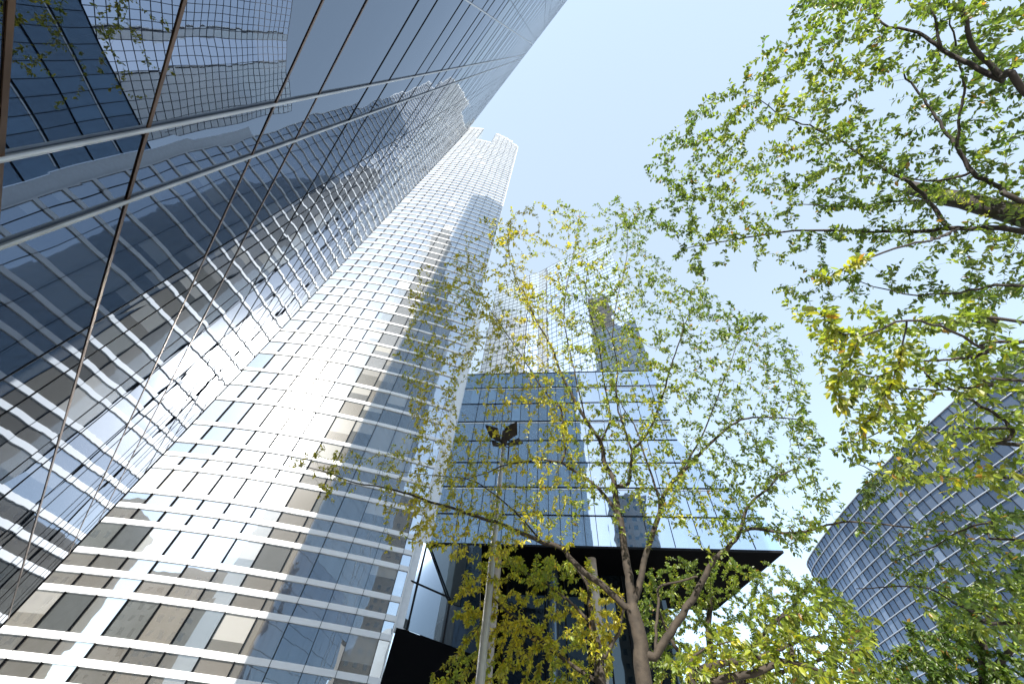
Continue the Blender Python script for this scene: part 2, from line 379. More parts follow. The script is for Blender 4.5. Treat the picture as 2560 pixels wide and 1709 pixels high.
# vertical plane through the strip's foot, turned a little more towards the viewer on the right
fo = np.array([-7.55, 48.6]); fdn = nrm(np.array([1.0, -.32])); fnn = np.array([fdn[1], -fdn[0]]); fnn = fnn if fnn[1] < 0 else -fnn
def on_plane(p, o=fo, nv=fnn, out=0.0):
    d = ray(p); t = ((o + nv * out) @ nv) / (d[:2] @ nv); return d * t + np.array([0, 0, Z0])
def z6(x, y): return (900 + x / 3.4167, 1250 + y / 3.4167)
def facet(pix, name, mt, parent, out=0.0, thick=.15, col=None):
    pp = [on_plane(q, out=out) for q in pix]; m = MB(); back_ = np.array([*(-fnn * thick), 0]); n = len(pp)
    m.v += [tuple(p) for p in pp] + [tuple(p + back_) for p in pp]; m.c += [col] * (2 * n)
    m.f.append(tuple(range(n))); m.f.append(tuple(range(n, 2 * n))[::-1])
    for k in range(n): m.f.append((k, (k + 1) % n, (k + 1) % n + n, k + n)[::-1])
    return m.build(name, mt, parent)
facet([z6(572, 365), z6(728, 812), z6(488, 705)], 'glass_facet', MT['clear_glass'], fac)
facet([z6(566, 372), z6(480, 702), z6(418, 672), z6(505, 330)], 'glass_facet', MT['clear_glass'], fac)
facet([z6(488, 712), z6(728, 820), z6(762, 885), z6(708, 1218), z6(400, 1103)], 'glass_facet', MT['clear_glass'], fac)
facet([z6(480, 708), z6(395, 1100), z6(330, 1072), z6(418, 680)], 'glass_facet', MT['clear_glass'], fac)
facet([z6(768, 885), z6(1022, 960), z6(992, 1325), z6(714, 1220)], 'glass_facet', MT['clear_glass'], fac, out=.05)
facet([z6(580, 372), z6(1040, 385), z6(1022, 955), z6(768, 880), z6(735, 810)], 'dark_recess_wall', MT['dark_glass'], fac, out=-.6)
for a, b_ in ((z6(572, 362), z6(398, 1105)), (z6(416, 676), z6(770, 832)), (z6(764, 885), z6(706, 1222)), (z6(574, 362), z6(764, 885))):
    m = MB(); A_, B__ = on_plane(a, out=.06), on_plane(b_, out=.06); m.tube([A_, B__], [.09, .09], 6); m.build('frame_bar', MT['black'], fac)
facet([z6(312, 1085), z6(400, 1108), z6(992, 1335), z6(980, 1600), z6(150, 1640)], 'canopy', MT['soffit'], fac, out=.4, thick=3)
facet([z6(1036, 1010), z6(1082, 960), z6(1060, 1600), z6(985, 1600)], 'stone_pier', MT['concrete'], fac, out=.2, thick=.6)

# ------------------------------------------------------------------ gridded tower behind, seen over the box
grid = thing('gridded_office_tower', 'pale gridded glass tower rising behind the trees, mirrored at upper left', 'building')
GA = [np.array([25.3, 43.4]) , np.array([6.55, 58.0]), np.array([-7.1, 64.8])]
def facade(parent, a, b_, z0, z1, fl, bay, mt, basef, gm, setb=(0, 0)):
    t = b_ - a; L = np.linalg.norm(t); t = t / L; n_ = np.array([t[1], -t[0]]); n_ = n_ if n_ @ a < 0 else -n_
    nb_ = max(1, round(L / bay)); nf = max(1, round((z1 - z0) / fl)); m = MB(); gr = MB()
    for i in range(nb_):
        for k in range(nf):
            s0_, s1_ = L * i / nb_, L * (i + 1) / nb_; q0, q1 = z0 + (z1 - z0) * k / nf, z0 + (z1 - z0) * (k + 1) / nf
            dv = [random.gauss(0, .004) for _ in range(4)]
            P = lambda s_, z, o=0: V3(a + t * s_ + n_ * o, Z0 + z)
            m.quad(P(s0_, q0, dv[0]), P(s1_, q0, dv[1]), P(s1_, q1, dv[2]), P(s0_, q1, dv[3]), basef(i, k))
    for k in range(nf + 1): gr.box(V3(a + n_ * .01, Z0 + z0 + (z1 - z0) * k / nf - .035), (*(t * L), 0), (*(n_ * .04), 0), (0, 0, .07))
    for i in range(nb_ + 1): gr.box(V3(a + t * (L * i / nb_ - .03) + n_ * .012, Z0 + z0), (*(t * .06), 0), (*(n_ * .05), 0), (0, 0, z1 - z0))
    m.build('glazing', mt, parent); gr.build('window_grid', gm, parent)
def gb(i, k):
    r = random.random()
    if r < .06: return (.75, .73, .68)
    v = random.uniform(.62, .72) * (1.25 if k % 2 else 1); return (v * .95, v, v * 1.06)
facade(grid, GA[0], GA[1], 53, 116, 1.95, 1.35, MT['grid_glass'], gb, MT['grid_line'])
facade(grid, GA[1], GA[2], 53, 116, 1.95, 1.35, MT['grid_glass'], gb, MT['grid_line'])
m = MB(); bb = [GA[0] + (.08, .12), GA[1] + (.0, .12), GA[2] + (0.1, .12), np.array([-4, 86.]), np.array([34, 80.])]; m.prism(bb, Z0 + 53, Z0 + 115.9); m.build('body', MT['white_metal'], grid)

# ------------------------------------------------------------------ curved building with fins on the right
fin = thing('curved_finned_building', 'blue curved glass building ringed with pale fins at lower right', 'building')
FH = 88.0
fa = [(44.0, .352), (39.1, .384), (42, .424), (45.1, .46), (50.2, .512), (54, .545), (58.1, .570), (63.8, .603), (69.1, .615), (76, .62), (84, .60), (95, .55)]
FP = [FH / t_ * np.array([math.sin(rad(a)), math.cos(rad(a))]) for a, t_ in fa]
FP[0] = FP[1] + np.array([9.0, 6.0])
# resample smoothly
cum = np.r_[0, np.cumsum([np.linalg.norm(FP[i + 1] - FP[i]) for i in range(len(FP) - 1)])]
nseg = int(cum[-1] // 3.2); ts = np.linspace(0, cum[-1], nseg + 1)
fx = np.interp(ts, cum, [p[0] for p in FP]); fy = np.interp(ts, cum, [p[1] for p in FP])
for _ in range(6):
    fx[1:-1] = (fx[:-2] + 2 * fx[1:-1] + fx[2:]) / 4; fy[1:-1] = (fy[:-2] + 2 * fy[1:-1] + fy[2:]) / 4
FC = [np.array(q) for q in zip(fx, fy)]
m = MB()
for i in range(len(FC) - 1):
    a, b_ = FC[i], FC[i + 1]; t = nrm(b_ - a); n_ = np.array([t[1], -t[0]]); n_ = n_ if n_ @ a < 0 else -n_
    for k in range(25):
        z0, z1 = FH - 3.6 * (k + 1), FH - 3.6 * k; v = random.uniform(.015, .10) * (1.8 if (i // 3) % 4 == 0 else 1)  # brighter bay groups paint in reflected vertical stripes
        dv = [random.gauss(0, .012) for _ in range(4)]
        m.quad(V3(a + n_ * dv[0], Z0 + z0), V3(b_ + n_ * dv[1], Z0 + z0), V3(b_ + n_ * dv[2], Z0 + z1), V3(a + n_ * dv[3], Z0 + z1), (v * .8, v * .95, v * 1.2))
m.build('glazing', MT['fin_glass'], fin)
for k in range(24):
    m = MB(); z = FH - 3.6 * k
    outer = []
    for i in range(len(FC)):
        t = nrm(FC[min(i + 1, len(FC) - 1)] - FC[max(i - 1, 0)]); n_ = np.array([t[1], -t[0]]); n_ = n_ if n_ @ FC[i] < 0 else -n_
        outer.append((FC[i] + n_ * .03, FC[i] + n_ * .42))
    for i in range(len(FC) - 1):
        (p0, q0), (p1, q1) = outer[i], outer[i + 1]; j = len(m.v)
        for zz in (z - .07, z + .07): m.v += [(*p0, Z0 + zz), (*p1, Z0 + zz), (*q1, Z0 + zz), (*q0, Z0 + zz)]
        m.c += [None] * 8; m.f += [(j, j + 1, j + 2, j + 3)[::-1], (j + 4, j + 5, j + 6, j + 7), (j + 3, j + 2, j + 6, j + 7), (j, j + 4, j + 5, j + 1)]
    m.build('fin', MT['fin_metal'], fin)
m = MB()
for i in range(0, len(FC)):
    t = nrm(FC[min(i + 1, len(FC) - 1)] - FC[max(i - 1, 0)]); n_ = np.array([t[1], -t[0]]); n_ = n_ if n_ @ FC[i] < 0 else -n_
    m.box(V3(FC[i] - t * .06, Z0), (*(t * .12), 0), (*(n_ * .15), 0), (0, 0, FH - .2))
m.build('mullion_grid', MT['black'], fin)
m = MB(); m.prism([p + nrm(p) * .5 for p in FC] + [FC[-1] + (60, 0), FC[1] + (60, 25)], 0, Z0 + FH - .3); m.build('body', MT['roof'], fin)

# ------------------------------------------------------------------ buildings behind the viewer (seen in the reflections)
def punched(name, label, o, wx, dy, hgt, mt, nx, nz, face=1):
    t = thing(name, label, 'building'); m = MB(); m.box((o[0], o[1], 0), (wx, 0, 0), (0, dy, 0), (0, 0, hgt)); m.build('wall', mt, t)
    y = o[1] + dy + .02; wv = wx / nx; hv = (hgt - 3) / nz
    mm = MB()
    for i in range(nx):
        for k in range(nz):
            x0 = o[0] + wv * (i + .3); z = 2 + hv * (k + .3); mm.quad((x0 + wv * .42, y, z), (x0, y, z), (x0, y, z + hv * .45), (x0 + wv * .42, y, z + hv * .45))
    mm.build('window_panes', MT['dark_glass'], t); return t
punched('stone_building', 'brown stone building with small square windows behind the viewer', (11, -62), 15, 18, 84, MT['stone'], 5, 24)
punched('office_block', 'grey brown office block with dark window rows behind the viewer', (-90, -70), 62, 20, 46, MT['office_clad'], 22, 13)
punched('side_block', 'grey brown office slab standing left of the mirror building, seen only in reflections', (-150, -38), 58, 30, 50, MT['office_clad'], 20, 14)

punched('residential_block', 'pale concrete block with punched windows behind the viewer', (34, -70), 46, 18, 44, MT['white_metal'], 14, 11)

# ------------------------------------------------------------------ street lamp
LX, LY = 9.0 * math.sin(rad(.45)), 9.0 * math.cos(rad(.45))
lamp = thing('street_lamp', 'slim grey street lamp with dark folded plates at its head among leaves', 'street lamp')
lamp.location = (LX, LY, 0); HT = 8.75
m = MB(); m.tube([(0, 0, 0), (0, 0, .25), (0, 0, .3), (0, 0, HT)], [.13, .13, .105, .052], 16); m.build('pole', MT['pole'], lamp, True)
for k in range(4):
    a = rad(28 + 90 * k); u = np.array([math.cos(a), math.sin(a), 0]); v = np.array([-math.sin(a), math.cos(a), 0])
    m = MB(); hub = np.array([0, 0, HT - .12]); T = .02
    P4 = [hub + u * .08, hub + u * .36 + v * .22 + (0, 0, .2), hub + u * .66 + (0, 0, .32), hub + u * .36 - v * .22 + (0, 0, .2)]
    P4b = [p + np.array([0, 0, T + .03]) for p in P4]
    m.v += [tuple(p) for p in P4 + P4b]; m.c += [None] * 8
    m.f += [(0, 1, 2, 3)[::-1], (4, 5, 6, 7)] + [(j, (j + 1) % 4, (j + 1) % 4 + 4, j + 4) for j in range(4)]
    m.build('reflector_plate', MT['lampdark'], lamp)
m = MB(); m.tube([(0, 0, HT - .22), (0, 0, HT - .1), (0, 0, HT + .32), (0, 0, HT + .36)], [.06, .10, .085, .02], 14); m.build('lantern', MT['lampdark'], lamp, True)
for sx in (1,):
    m = MB(); m.tube([(.16, .03, HT - .75), (.16, .03, HT - .15)], [.018, .018], 8); m.tube([(.0, 0, HT - .7), (.16, .03, HT - .7)], [.012, .012], 6); m.tube([(.0, 0, HT - .2), (.16, .03, HT - .2)], [.012, .012], 6)
    m.build('side_bracket', MT['lampdark'], lamp)

# ------------------------------------------------------------------ trees
def inpoly(p, poly):
    x, y = p; c = False; j = len(poly) - 1
    for i in range(len(poly)):
        xi, yi = poly[i]; xj, yj = poly[j]
        if (yi > y) != (yj > y) and x < (xj - xi) * (y - yi) / (yj - yi) + xi: c = not c
        j = i
    return c
def resample(pts, rads, step):
    P = [np.array(pts[0], float)]; Rr = [rads[0]]
    for a, b_, ra, rb in zip(pts[:-1], pts[1:], rads[:-1], rads[1:]):
        n = max(1, int(np.linalg.norm(b_ - a) / step))
        for k in range(1, n + 1): f = k / n; P.append(a * (1 - f) + b_ * f); Rr.append(ra * (1 - f) + rb * f)
    return P, Rr
class Tree:
    def __init__(s): s.p = []; s.par = []; s.minr = []
    def limb(s, pts, r0, r1, start=None, step=.16, wob=.006):
        pts = [np.array(q, float) for q in pts]
        if start is None and s.p:
            A = np.array(s.p); start = int(np.argmin(((A - pts[0]) ** 2).sum(1)))
        n = len(pts); rr = [r0 + (r1 - r0) * k / (n - 1) for k in range(n)]
        # catmull smoothing
        Q = []
        for i in range(n - 1):
            p0, p1, p2, p3 = pts[max(i - 1, 0)], pts[i], pts[i + 1], pts[min(i + 2, n - 1)]
            for k in range(4):
                t = k / 4; Q.append(.5 * (2 * p1 + (p2 - p0) * t + (2 * p0 - 5 * p1 + 4 * p2 - p3) * t * t + (3 * p1 - p0 - 3 * p2 + p3) * t ** 3))
        Q.append(pts[-1]); rq = list(np.interp(np.linspace(0, n - 1, len(Q)), range(n), rr))
        P, Rr = resample(Q, rq, step); last = -1 if start is None else start; ids = []
        for k, (q, r) in enumerate(zip(P, Rr)):
            if start is not None and k == 0: 
                if np.linalg.norm(q - s.p[start]) < .03: continue
            s.p.append(q + rng.normal(0, wob, 3) * min(1, k / 3)); s.par.append(last); s.minr.append(r); last = len(s.p) - 1; ids.append(last)
        return ids
    def colonize(s, att, step=.15, kill=.22, infl=1.2, iters=70, jit=.25, maxn=9000, drop=0.0):
        att = np.array(att); nA = len(att); P = np.array(s.p); best = np.full(nA, 1e9); idx = np.zeros(nA, int); alive = np.ones(nA, bool)
        for c in range(0, len(P), 400):
            dd = ((att[:, None] - P[None, c:c + 400]) ** 2).sum(2); j = dd.argmin(1); v = dd[np.arange(nA), j]; u = v < best; best[u] = v[u]; idx[u] = j[u] + c
        dirs = {}
        for it in range(iters):
            if len(s.p) > maxn: break
            act = alive & (best < (infl * (1 + 2.0 * max(0, 6 - it) / 6)) ** 2)
            if not act.any(): break
            ids = np.where(act)[0]; acc = {}
            d = att[ids] - np.array(s.p)[idx[ids]]; d = d / (np.linalg.norm(d, axis=1, keepdims=True) + 1e-9)
            for a, dv in zip(idx[ids], d): acc[a] = acc.get(a, 0) + dv
            new = []
            for a, dv in acc.items():
                q = s.par[a]
                if q >= 0: dv = nrm(dv) * 1.0 + nrm(s.p[a] - s.p[q] + 1e-6) * .45
                dv = nrm(dv) + rng.normal(0, jit, 3); dv[2] -= drop; dv = nrm(dv); npnt = s.p[a] + dv * step * rng.uniform(.8, 1.2)
                if dirs.get(a, 0) > 3: continue
                dirs[a] = dirs.get(a, 0) + 1
                s.p.append(npnt); s.par.append(a); s.minr.append(0); new.append(len(s.p) - 1)
            if not new: break
            NP = np.array([s.p[k] for k in new])
            for c in range(0, len(NP), 400):
                dd = ((att[:, None] - NP[None, c:c + 400]) ** 2).sum(2); j = dd.argmin(1); v = dd[np.arange(nA), j]; u = v < best; best[u] = v[u]; idx[u] = np.array(new)[j[u] + c]
            alive &= best > kill ** 2
    def finish(s, parent, bark, leafn, lsize, colf, tip=.0026, ex=2.6, leaf_r=.0075, down=.45, keep=None, rmul=1.0):
        n = len(s.p); acc = np.zeros(n); kids = [[] for _ in range(n)]; r = np.zeros(n)
        for i in range(n - 1, -1, -1):
            rr = (acc[i] if acc[i] > 0 else tip ** ex) ** (1 / ex); r[i] = max(rr * rmul, s.minr[i])
            if s.par[i] >= 0: acc[s.par[i]] += rr ** ex; kids[s.par[i]].append(i)
        m = MB()
        starts = [i for i in range(n) if s.par[i] < 0]
        while starts:
            i = starts.pop(); ch = []; rr = []
            if s.par[i] >= 0: ch.append(s.p[s.par[i]]); rr.append(min(r[i] * 1.15, r[s.par[i]]))
            while True:
                ch.append(s.p[i]); rr.append(r[i]); K = kids[i]
                if not K: break
                K = sorted(K, key=lambda q: -r[q]); starts += K[1:]; i = K[0]
            if len(ch) > 1: m.tube(ch, rr, 12 if max(rr) > .06 else (7 if max(rr) > .02 else (5 if max(rr) > .008 else 3)), cap=False)
        m.build('trunk', bark, parent, True)
        # leaves
        P = np.array(s.p); tw = [i for i in range(n) if r[i] < leaf_r and s.par[i] >= 0]
        LV = []; LC = []; base = np.array([[0, 0, 0], [.3, 0, -.02], [.66, 0, -.03], [1, 0, -.10], [.24, .19, .03], [.62, .20, .02], [.24, -.19, .03], [.62, -.20, .02]])
        tot = leafn
        while tot > 0 and tw:
            i = tw[int(rng.integers(len(tw)))]; q = s.par[i]
            td = nrm(P[i] - P[q] + 1e-6); side = nrm(np.cross(td, rng.normal(0, 1, 3)))
            pos = P[q] + (P[i] - P[q]) * rng.random()
            if keep is not None and not keep(pos): tot -= .3; continue
            for kk in range(int(rng.integers(1, 4))):
                dv = nrm(td * .5 + side * (.9 if kk % 2 == 0 else -.9) + rng.normal(0, .35, 3) + np.array([0, 0, -down]))
                nv = nrm(np.array([0, 0, 1.0]) + rng.normal(0, .55, 3)); sv = nrm(np.cross(nv, dv)); nv = np.cross(dv, sv)
                L = lsize * rng.uniform(.6, 1.25); b_ = base * L
                LV.append((pos + side * .01)[None] + b_[:, :1] * dv + b_[:, 1:2] * sv * rng.uniform(.85, 1.25) + b_[:, 2:] * nv * rng.uniform(.3, 2.5)); LC.append(colf(pos)); tot -= 1
                pos = pos + td * .02
        if LV:
            nl = len(LV); A = np.concatenate(LV); F0 = [(0, 1, 4), (1, 2, 5, 4), (2, 3, 5), (0, 6, 1), (1, 6, 7, 2), (2, 7, 3)]
            faces = [tuple(8 * k + j for j in f) for k in range(nl) for f in F0]
            me = bpy.data.meshes.new('crown'); me.from_pydata(A.tolist(), [], faces)
            at = me.color_attributes.new('Col', 'FLOAT_COLOR', 'POINT'); C4 = np.ones((nl, 8, 4), 'f'); C4[:, :, :3] = np.array(LC)[:, None]
            at.data.foreach_set('color', C4.ravel()); me.materials.append(MT['leaf']); me.update()
            o = bpy.data.objects.new('crown', me); COL.objects.link(o); o.parent = parent
def hnoise(p, s_):   # cheap smooth value noise
    q = np.array(p) * s_; return (math.sin(q[0] * 1.7 + 1.3 * math.sin(q[1] * 1.1)) + math.sin(q[1] * 1.9 + 1.7 * math.sin(q[2] * 1.3)) + math.sin(q[2] * 2.1 + 1.1 * math.sin(q[0] * .9))) / 3
GREEN = np.array((.085, .16, .018)); LIME = np.array((.28, .36, .025)); YEL = np.array((.62, .52, .02)); OCH = np.array((.45, .24, .03))
def leafcol(yellow):
    def f(p):
        v = yellow + .28 * hnoise(p, 1.4) + rng.normal(0, .16)
        if rng.random() < .012: return OCH * rng.uniform(.7, 1)
        v = min(max(v, 0), 1); c = GREEN + (LIME - GREEN) * min(v * 2, 1) if v < .5 else LIME + (YEL - LIME) * (v - .5) * 2
        return np.minimum(c * rng.uniform(.5, 1.3), .95)
    return f

# --- central tree
AZ1 = rad(18.3); U1 = np.array([math.sin(AZ1), math.cos(AZ1)])
def t1pos(p, off=0.0):
    d = ray(p); a = max(d[:2] @ U1, .12); q = d[2] / a; rho = 7.5 / (1 + max(0, q - .7) * .36) + off; return d * (rho / a) + np.array([0, 0, CAMZ])
T1 = Tree()
def L1(pix, r0, r1, off=0.0, first=False, base=None):
    pts = [t1pos(p, off * (k / (len(pix) - 1))) for k, p in enumerate(pix)]
    if base is not None: pts = [np.array(base, float)] + pts
    return T1.limb(pts, r0, r1, None)
tb = t1pos((1612, 1709)); T1.limb([np.array([tb[0] + .15, tb[1], 0]), np.array([tb[0] + .1, tb[1], 1.2]), tb, t1pos((1602, 1605)), t1pos((1584, 1529))], .135, .105, None)
L1([(1584, 1529), (1576, 1470), (1571, 1427), (1558, 1350), (1552, 1302), (1539, 1248), (1534, 1197), (1512, 1158), (1501, 1103), (1476, 1067), (1447, 1020), (1421, 969), (1400, 926), (1380, 870), (1340, 800), (1310, 730)], 0.0800, 0.0160)
L1([(1584, 1503), (1594, 1478), (1604, 1434), (1617, 1376), (1649, 1281), (1655, 1248), (1671, 1219), (1729, 1154), (1765, 1118), (1801, 1085), (1852, 1049), (1917, 1042), (1997, 1047)], 0.0600, 0.0112, -.4)
L1([(1649, 1281), (1646, 1241), (1628, 1187), (1610, 1132), (1595, 1085), (1581, 1053), (1559, 1020), (1530, 960)], 0.0280, 0.0096, .5)
L1([(1534, 1215), (1570, 1208), (1577, 1168), (1581, 1129), (1602, 1103), (1628, 1067), (1649, 1013), (1668, 951), (1678, 915), (1700, 850), (1720, 790)], 0.0400, 0.0096, -.6)
L1([(1581, 1129), (1566, 1085), (1550, 1040), (1544, 1016), (1541, 959), (1543, 915), (1530, 850), (1490, 770), (1460, 700)], 0.0272, 0.0080, .3)
L1([(1501, 1103), (1519, 1067), (1526, 1038), (1516, 988), (1508, 940), (1497, 868), (1480, 800), (1465, 740), (1470, 660)], 0.0256, 0.0072, -.5)
L1([(1539, 1277), (1519, 1248), (1487, 1212), (1454, 1187), (1418, 1165), (1403, 1156), (1360, 1149), (1309, 1154), (1251, 1165), (1215, 1183), (1150, 1200)], 0.0416, 0.0080, -.5)
L1([(1403, 1156), (1414, 1125), (1407, 1082), (1403, 1024), (1382, 1002), (1345, 955), (1309, 897), (1277, 850), (1230, 780), (1190, 710), (1170, 640)], 0.0272, 0.0064, .4)
L1([(1563, 1516), (1515, 1470), (1472, 1439), (1426, 1396), (1403, 1367), (1353, 1353), (1295, 1328), (1244, 1306), (1193, 1291), (1145, 1274), (1079, 1255), (1025, 1235), (954, 1216), (894, 1208), (818, 1181), (763, 1165)], 0.0560, 0.0080, -1.0)
L1([(1637, 1641), (1668, 1593), (1706, 1534), (1740, 1483), (1763, 1439), (1788, 1396), (1821, 1365), (1848, 1331), (1863, 1281), (1877, 1255), (1910, 1230), (1946, 1190), (1990, 1170)], 0.0600, 0.0112, -.6)
L1([(1848, 1331), (1885, 1320), (1946, 1330), (1997, 1331), (2037, 1322), (2103, 1304), (2190, 1309), (2292, 1319), (2394, 1330)], 0.0272, 0.0080, -1.2)
L1([(1353, 1353), (1300, 1290), (1240, 1240), (1180, 1200), (1100, 1190), (1010, 1180)], 0.0208, 0.0064, .6)
L1([(1655, 1248), (1700, 1180), (1750, 1100), (1790, 1000), (1830, 900), (1850, 830)], 0.0240, 0.0064, .8)
L1([(1434 + 30, 1020 + 30), (1430, 900), (1410, 800), (1420, 700), (1440, 600), (1450, 530)], 0.0176, 0.0056, -.2)
L1([(1340, 800), (1290, 700), (1270, 600), (1290, 530)], 0.0144, 0.0048, .3)
L1([(1530, 850), (1540, 760), (1560, 680), (1570, 600), (1560, 530)], 0.0144, 0.0048, .2)
L1([(1640, 1636), (1640, 1567), (1646, 1508), (1648, 1467), (1700, 1452), (1745, 1440)], 0.0256, 0.0160, .1)
CR1 = [(690, 1190), (700, 1150), (860, 1100), (960, 1130), (1010, 1040), (990, 900), (1010, 690), (1070, 640), (1130, 640), (1170, 560), (1290, 520), (1320, 500), (1440, 510), (1560, 480), (1620, 520), (1640, 640), (1720, 690), (1810, 730), (1950, 800), (2010, 900), (2040, 1020), (2060, 1100), (2100, 1240), (2080, 1350), (1990, 1400), (1880, 1330), (1700, 1330), (1560, 1250), (1400, 1300), (1240, 1420), (1130, 1400), (1050, 1380), (960, 1390), (930, 1260), (800, 1240)]
att = []
rr_ = np.random.default_rng(3)
while len(att) < 4300:
    p = (rr_.uniform(680, 2110), rr_.uniform(470, 1420))
    if not inpoly(p, CR1): continue
    dens = 1.0
    if p[0] < 1020: dens = .42
    if p[1] < 700: dens = .6
    if hnoise((p[0] / 130, p[1] / 130, 1.0), 1.0) < -.30: dens *= .35
    if rr_.random() > dens: continue
    att.append(t1pos(p, rr_.uniform(-1.7, 1.5)))
T1.colonize(att, step=.14, kill=.19, infl=.9, iters=60, maxn=15000)
tree1 = thing('leafy_tree', 'central tree with forked brown trunk and yellow green leaves beside the lamp', 'tree')
def yel1(p):  # yellower to the left: light from that side added to the leaves' own yellow
    d = nrm(p - np.array([0, 0, CAMZ])); a = math.degrees(math.atan2(d[0], d[1]))
    y = float(np.interp(a, [-30, -5, 15, 32, 50], [.80, .90, .60, .34, .18])); return leafcol(y)(p)
T1.finish(tree1, MT['bark'], 44000, .080, yel1, tip=.0022, leaf_r=.0075, rmul=.85)

# --- overhanging tree on the right, trunk outside the frame
T2 = Tree(); TB = np.array([5.6, .9])
def t2pos(p, s_): return ray(p) * s_ + np.array([0, 0, CAMZ])
T2.limb([V3(TB, 0), V3(TB + (.05, 0), 2.2), V3(TB + (0, .1), 4.2), V3(TB + (-.05, .1), 6.0), V3(TB + (-.2, .2), 7.6)], .19, .09)
def L2(pix, r0, r1, s0, s1):
    n = len(pix); pts = [t2pos(p, s0 + (s1 - s0) * k / (n - 1)) for k, p in enumerate(pix)]
    A = np.array(T2.p[:40]); tz = max(min(pts[0][2] - .5, 7.3), 2.0); i = int(np.argmin(abs(A[:, 2] - tz))); T2.limb([T2.p[i].copy()] + pts, r0, r1, i)
def L2b(pix, r0, r1, s0, s1):
    n = len(pix); pts = [t2pos(p, s0 + (s1 - s0) * k / (n - 1)) for k, p in enumerate(pix)]; T2.limb(pts, r0, r1)
L2([(2560, 578), (2397, 572), (2261, 580), (2152, 578), (1988, 578), (1825, 600), (1716, 621)], 0.0300, 0.0060, 6.0, 7.0)
L2b([(2370, 572), (2332, 518), (2277, 458), (2206, 420), (2152, 387), (2097, 349), (2043, 322), (1961, 294), (1890, 245)], 0.0225, 0.0050, 6.1, 7.2)
L2b([(2288, 501), (2201, 507), (2103, 518), (1988, 509)], 0.0130, 0.0050, 6.2, 7.0)
L2([(2560, 507), (2500, 468), (2430, 430), (2392, 370), (2364, 327), (2332, 283), (2299, 234), (2261, 191)], 0.0250, 0.0080, 5.8, 6.6)
L2b([(2392, 370), (2400, 280), (2410, 220), (2395, 150), (2380, 60), (2370, 0)], 0.0130, 0.0050, 6.0, 6.4)
L2([(2560, 218), (2506, 191), (2441, 125), (2413, 54), (2402, 0), (2400, -60)], 0.0275, 0.0100, 5.6, 6.0)
L2b([(2506, 202), (2424, 158), (2353, 125), (2293, 82), (2206, 60), (2174, 11)], 0.0225, 0.0060, 5.7, 6.3)
L2b([(2353, 125), (2340, 60), (2320, 0), (2310, -50)], 0.0120, 0.0060, 5.9, 6.2)
L2b([(2430, 433), (2343, 452), (2250, 447)], 0.0140, 0.0060, 6.0, 6.4)
L2([(2560, 714), (2397, 733), (2261, 733), (2130, 698)], 0.0160, 0.0050, 5.4, 6.4)
L2([(2560, 804), (2491, 806), (2402, 801), (2335, 808), (2286, 821), (2223, 826)], 0.0130, 0.0045, 4.2, 4.6)
L2([(2560, 857), (2473, 880), (2429, 893), (2357, 902), (2290, 906), (2200, 940), (2120, 930)], 0.0140, 0.0040, 4.2, 4.3)
L2([(2560, 951), (2482, 962), (2402, 973), (2313, 973), (2241, 969)], 0.0130, 0.0050, 4.4, 4.8)
L2([(2560, 1110), (2536, 1085), (2500, 1040), (2447, 1013), (2411, 987), (2348, 960), (2313, 933)], 0.0170, 0.0070, 4.6, 4.8)
L2b([(2522, 1070), (2447, 1072), (2371, 1085), (2260, 1060), (2150, 1100), (2080, 1130)], 0.0130, 0.0040, 4.7, 6.4)
L2([(2560, 1189), (2471, 1199), (2369, 1192), (2266, 1189), (2205, 1186), (2120, 1150)], 0.0160, 0.0050, 5.4, 6.2)
L2([(2560, 1556), (2469, 1537), (2390, 1509), (2325, 1472), (2221, 1464), (2143, 1472)], 0.0170, 0.0055, 6.2, 7.6)
L2([(2560, 1350), (2481, 1306), (2394, 1330), (2320, 1370), (2240, 1400)], 0.0120, 0.0045, 5.6, 6.6)
CR2 = [(2570, -40), (2010, -40), (1960, 60), (1870, 150), (1800, 200), (1700, 300), (1630, 340), (1600, 400), (1660, 480), (1600, 560), (1690, 680), (1760, 720), (1880, 700), (1990, 800), (2030, 900), (2110, 1010), (2100, 1120), (2180, 1180), (2130, 1290), (2230, 1420), (2330, 1560), (2570, 1640)]
att = []
while len(att) < 4900:
    p = (rr_.uniform(1590, 2620), rr_.uniform(-60, 1640))
    if not inpoly((min(p[0], 2565), p[1]), CR2): continue
    dens = 1.0
    if p[0] > 2150 and p[1] < 520: dens = .42
    if p[1] > 620 and p[1] < 800 and p[0] < 2300: dens = .35
    if p[1] > 1180: dens = .62
    if hnoise((p[0] / 110, p[1] / 110, 5.0), 1.0) < -.28: dens *= .3
    if rr_.random() > dens: continue
    s_ = rr_.uniform(5.6, 7.6)
    if p[1] > 760 and p[1] < 1250: s_ = rr_.uniform(3.9, 5.6)
    if p[1] > 1250: s_ = rr_.uniform(5.4, 7.6)
    att.append(t2pos(p, s_))
T2.colonize(att, step=.13, kill=.18, infl=.8, iters=60, maxn=19000)
